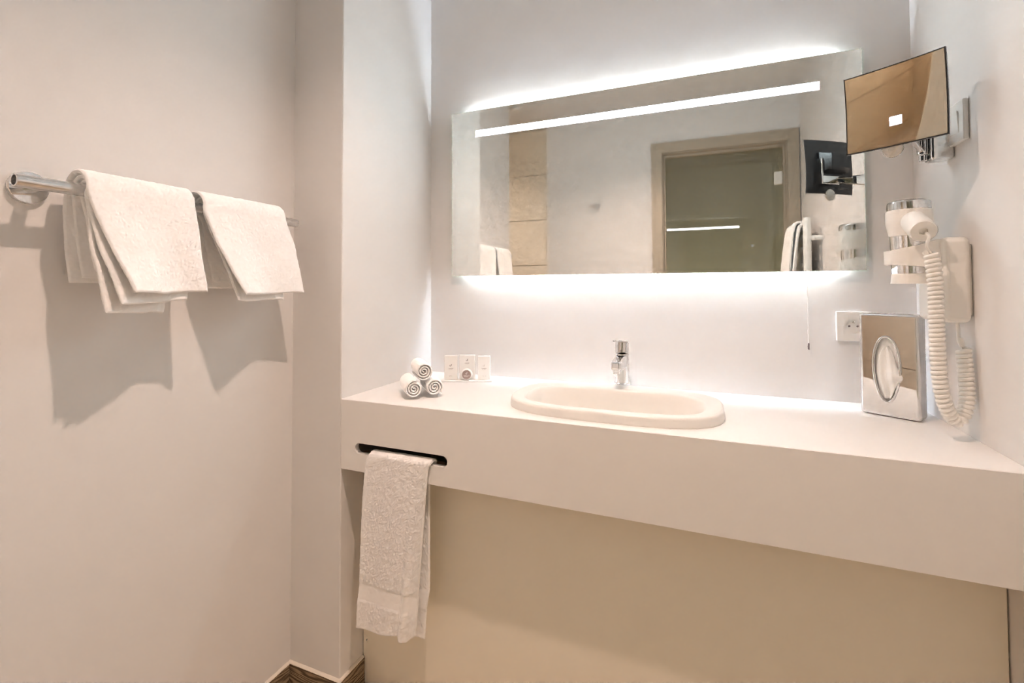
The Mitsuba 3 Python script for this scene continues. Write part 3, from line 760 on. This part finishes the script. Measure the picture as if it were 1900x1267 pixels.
n1 = np.cross(tg, np.broadcast_to((0.2, -1, 0.0), tg.shape)); n1 /= np.linalg.norm(n1, axis=1, keepdims=True)
n2 = np.cross(tg, n1)
ph = tt * turns * 2 * math.pi
coil = pt + 0.0088 * (np.cos(ph)[:, None] * n1 + np.sin(ph)[:, None] * n2)
tail = spline([coil[-1], (1.4530, -0.283, 1.053), (1.4500, -0.278, 1.064), (1.4520, -0.272, 1.085), (1.4520, -0.268, 1.0995)], 24)
add('hair_dryer__cord', trimesh.util.concatenate([tube(coil, 0.0049, 10), tube(lead, 0.0028, 10), tube(tail, 0.0032, 10)]), 'm_white_plastic', 60, 'coiled white cord')
add('hair_dryer__cord__sleeve', rod((1.4535, -0.284, 1.050), (1.4505, -0.279, 1.066), 0.0052, 0.001, 20), 'm_white_plastic', 30)

# ------------------------------------------------------------------ things seen in the mirror
# door
tag('door_1', 'beige door frame with a dark glass door, seen in the mirror', kind='structure')
fx0, fx1, fz = 0.6546, 1.4685, 2.083


def frame_poly(x0, x1, z, i0, i1, iz):
    return sbox(x0, 0, x1, z).difference(sbox(i0, -1, i1, iz))


def upright(poly, y0, depth):
    return place(prism(poly, depth), np.array([[1, 0, 0], [0, 0, -1], [0, 1, 0]], float), (0, y0, 0))


add('door_1__architrave', upright(frame_poly(fx0, fx1, fz, DX0, DX1, DZ), YO + 0.014, 0.014), 'm_door_frame', False)
add('door_1__jamb', upright(frame_poly(DX0 - 0.018, DX1 + 0.018, DZ + 0.018, DX0 + 0.006, DX1 - 0.006, DZ - 0.006), YO - 0.003, 0.097), 'm_door_frame', False)
add('door_1__stop', upright(frame_poly(DX0, DX1, DZ, DX0 + 0.017, DX1 - 0.017, DZ - 0.020), YO - 0.040, 0.03), 'm_door_frame', False)
add('door_1__glass_pane', bx(DX0 + 0.008, DX1 - 0.008, YO - 0.0712, YO - 0.0710, 0.008, DZ - 0.008), 'm_pane', False, 'dark clear glass leaf')
add('door_1__hinge', rbox(1.3480, 1.3920, YO - 0.071, YO - 0.058, 1.779, 1.856, 0.003, 12), 'm_white_plastic', 30, 'pale square glass hinge')
tag('hall_lamp', 'small globe floor lamp in the hall beyond the glass door', 'lamp')
hl = (0.520, -1.90)
add('hall_lamp__foot', lathe([(0, 0), (0.09, 0), (0.09, 0.012), (0.012, 0.018), (0, 0.018)], (0, 0, 1), (hl[0], hl[1], 0.0), 40), 'm_black', 30)
add('hall_lamp__pole', rod((hl[0], hl[1], 0.016), (hl[0], hl[1], 0.43), 0.010, 0.001, 24), 'm_black', 30)
add('hall_lamp__globe', trimesh.creation.icosphere(3, 0.075).apply_translation((hl[0], hl[1], 0.50)), 'm_cord', True, emitter={'type': 'area', 'radiance': rgb(*HALL_RADIANCE)})
# robe hook
tag('robe_hook', 'small chrome robe hook on the opposite wall, seen in the mirror', 'hook')
add('robe_hook__rosette', lathe([(0, 0), (0.0165, 0), (0.0170, 0.001), (0.0170, 0.006), (0.016, 0.007), (0, 0.0075)], (0, 1, 0), (0.306, YO + 0.0003, 1.7065), 40), 'm_chrome', 30)
add('robe_hook__post', rod((0.306, YO + 0.007, 1.7065), (0.306, YO + 0.034, 1.7100), 0.006, 0.0005, 24), 'm_chrome', 30)
add('robe_hook__peg', rod((0.322, YO + 0.036, 1.7110), (0.262, YO + 0.036, 1.7110), 0.0070, 0.001, 24), 'm_chrome', 30)
# ceiling vent near the shower
tag('ceiling_vent', 'round white ceiling vent by the shower entrance, seen in the mirror', 'vent')
add('ceiling_vent__disc', lathe([(0, 0), (0.033, 0), (0.036, 0.003), (0.036, 0.009), (0.030, 0.011), (0, 0.011)], (0, 0, 1), (-0.163, -1.335, CEIL - 0.022), 48), 'm_trim', 30)
add('ceiling_vent__collar', lathe([(0, 0), (0.028, 0), (0.030, 0.0108), (0, 0.0108)], (0, 0, 1), (-0.163, -1.335, CEIL - 0.0112), 48), 'm_trim', 30)


# recessed spots
def downlight(key, x, y, rad, lab):
    tag(key, lab, 'lamp', 'recessed ceiling spots')
    add(key + '__ring', lathe([(0.034, 0.030), (0.034, -0.002), (0.036, -0.004), (0.044, -0.003), (0.046, -0.0004), (0.038, -0.0004), (0.038, 0.030)], (0, 0, 1), (x, y, CEIL), 64), 'm_alu', 30)
    add(key + '__baffle', lathe([(0.0335, 0.003), (0.0335, 0.040), (0.0, 0.0405), (0, 0.042), (0.0375, 0.042), (0.0375, 0.003)], (0, 0, 1), (x, y, CEIL), 48), 'm_black', 30)
    add(key + '__lamp', lathe([(0, 0), (0.0215, 0), (0.0225, 0.008), (0, 0.008)], (0, 0, 1), (x, y, CEIL + 0.028), 40), 'm_cord', 30, emitter={'type': 'area', 'radiance': rgb(*rad)})


downlight('ceiling_downlight', SPOT[0], SPOT[1], SPOT_RADIANCE, 'warm recessed ceiling spot in the middle of the room')
downlight('ceiling_downlight_001', SHOWER[0], SHOWER[1], SHOWER_RADIANCE, 'warm recessed ceiling spot in the shower')

# towel radiator on the right wall with a towel
tag('towel_radiator', 'white tubular towel radiator on the right wall, seen in the mirror', 'radiator')
rx = W - 0.060
for y in (-1.112, -1.500):
    add('towel_radiator__upright', rod((rx, y, 0.55), (rx, y, 1.502), 0.0172, 0.002, 32), 'm_radiator', 30)
for z in (0.62, 0.78, 0.94, 1.10, 1.16, 1.22, 1.28, 1.36, 1.42, 1.46):
    add('towel_radiator__rung', rod((rx, -1.500, z), (rx, -1.112, z), 0.0105, 0.001, 24), 'm_radiator', 30)
for y in (-1.112, -1.500):
    for z in (0.70, 1.405):
        add('towel_radiator__bracket', rod((W - 0.0005, y, z), (rx, y, z), 0.0125, 0.001, 24), 'm_radiator', 30)


def rad_towel():
    ny, top, r = 70, 1.46, 0.020
    u = np.linspace(0, 1, ny); s = np.linspace(0, 1, 200)
    P = np.zeros((ny, len(s), 3))
    for i, t in enumerate(u):
        Lf, La, Lb = 0.45, math.pi * r, 0.40
        d = s * (Lf + La + Lb)
        fr, bk = d < Lf, d > Lf + La
        ang = np.clip((d - Lf) / La, 0, 1) * math.pi
        x = rx - r * np.cos(ang); z = top + r * np.sin(ang)
        z = np.where(fr, top - Lf + d, np.where(bk, top - (d - Lf - La), z))
        q = np.clip((top - z) / 0.3, 0, 1)
        x = x - np.where(fr, (0.030 + 0.010 * math.sin(t * 14)) * q ** 0.7, 0)
        P[i] = np.stack([np.minimum(x, W - 0.012), -1.46 + 0.30 * t + 0 * x, z], 1)
    return P


tag('radiator_towel', 'white towel draped over the radiator rungs, seen in the mirror', 'towel')
P = rad_towel()
add('radiator_towel__fold', cloth(P, 0.012, 0.0012, 51), 'm_terry', True)
P2 = P.copy(); P2[..., 0] -= np.where(np.arange(200)[None, :] < 105, 0.018, -0.0); P2[..., 1] = P2[..., 1] * 0.8 - 0.262; P2[..., 2] += np.where(np.arange(200)[None, :] < 130, 0.012, 0)
add('radiator_towel__fold', cloth(P2[:, :118], 0.012, 0.0012, 52), 'm_terry', True)
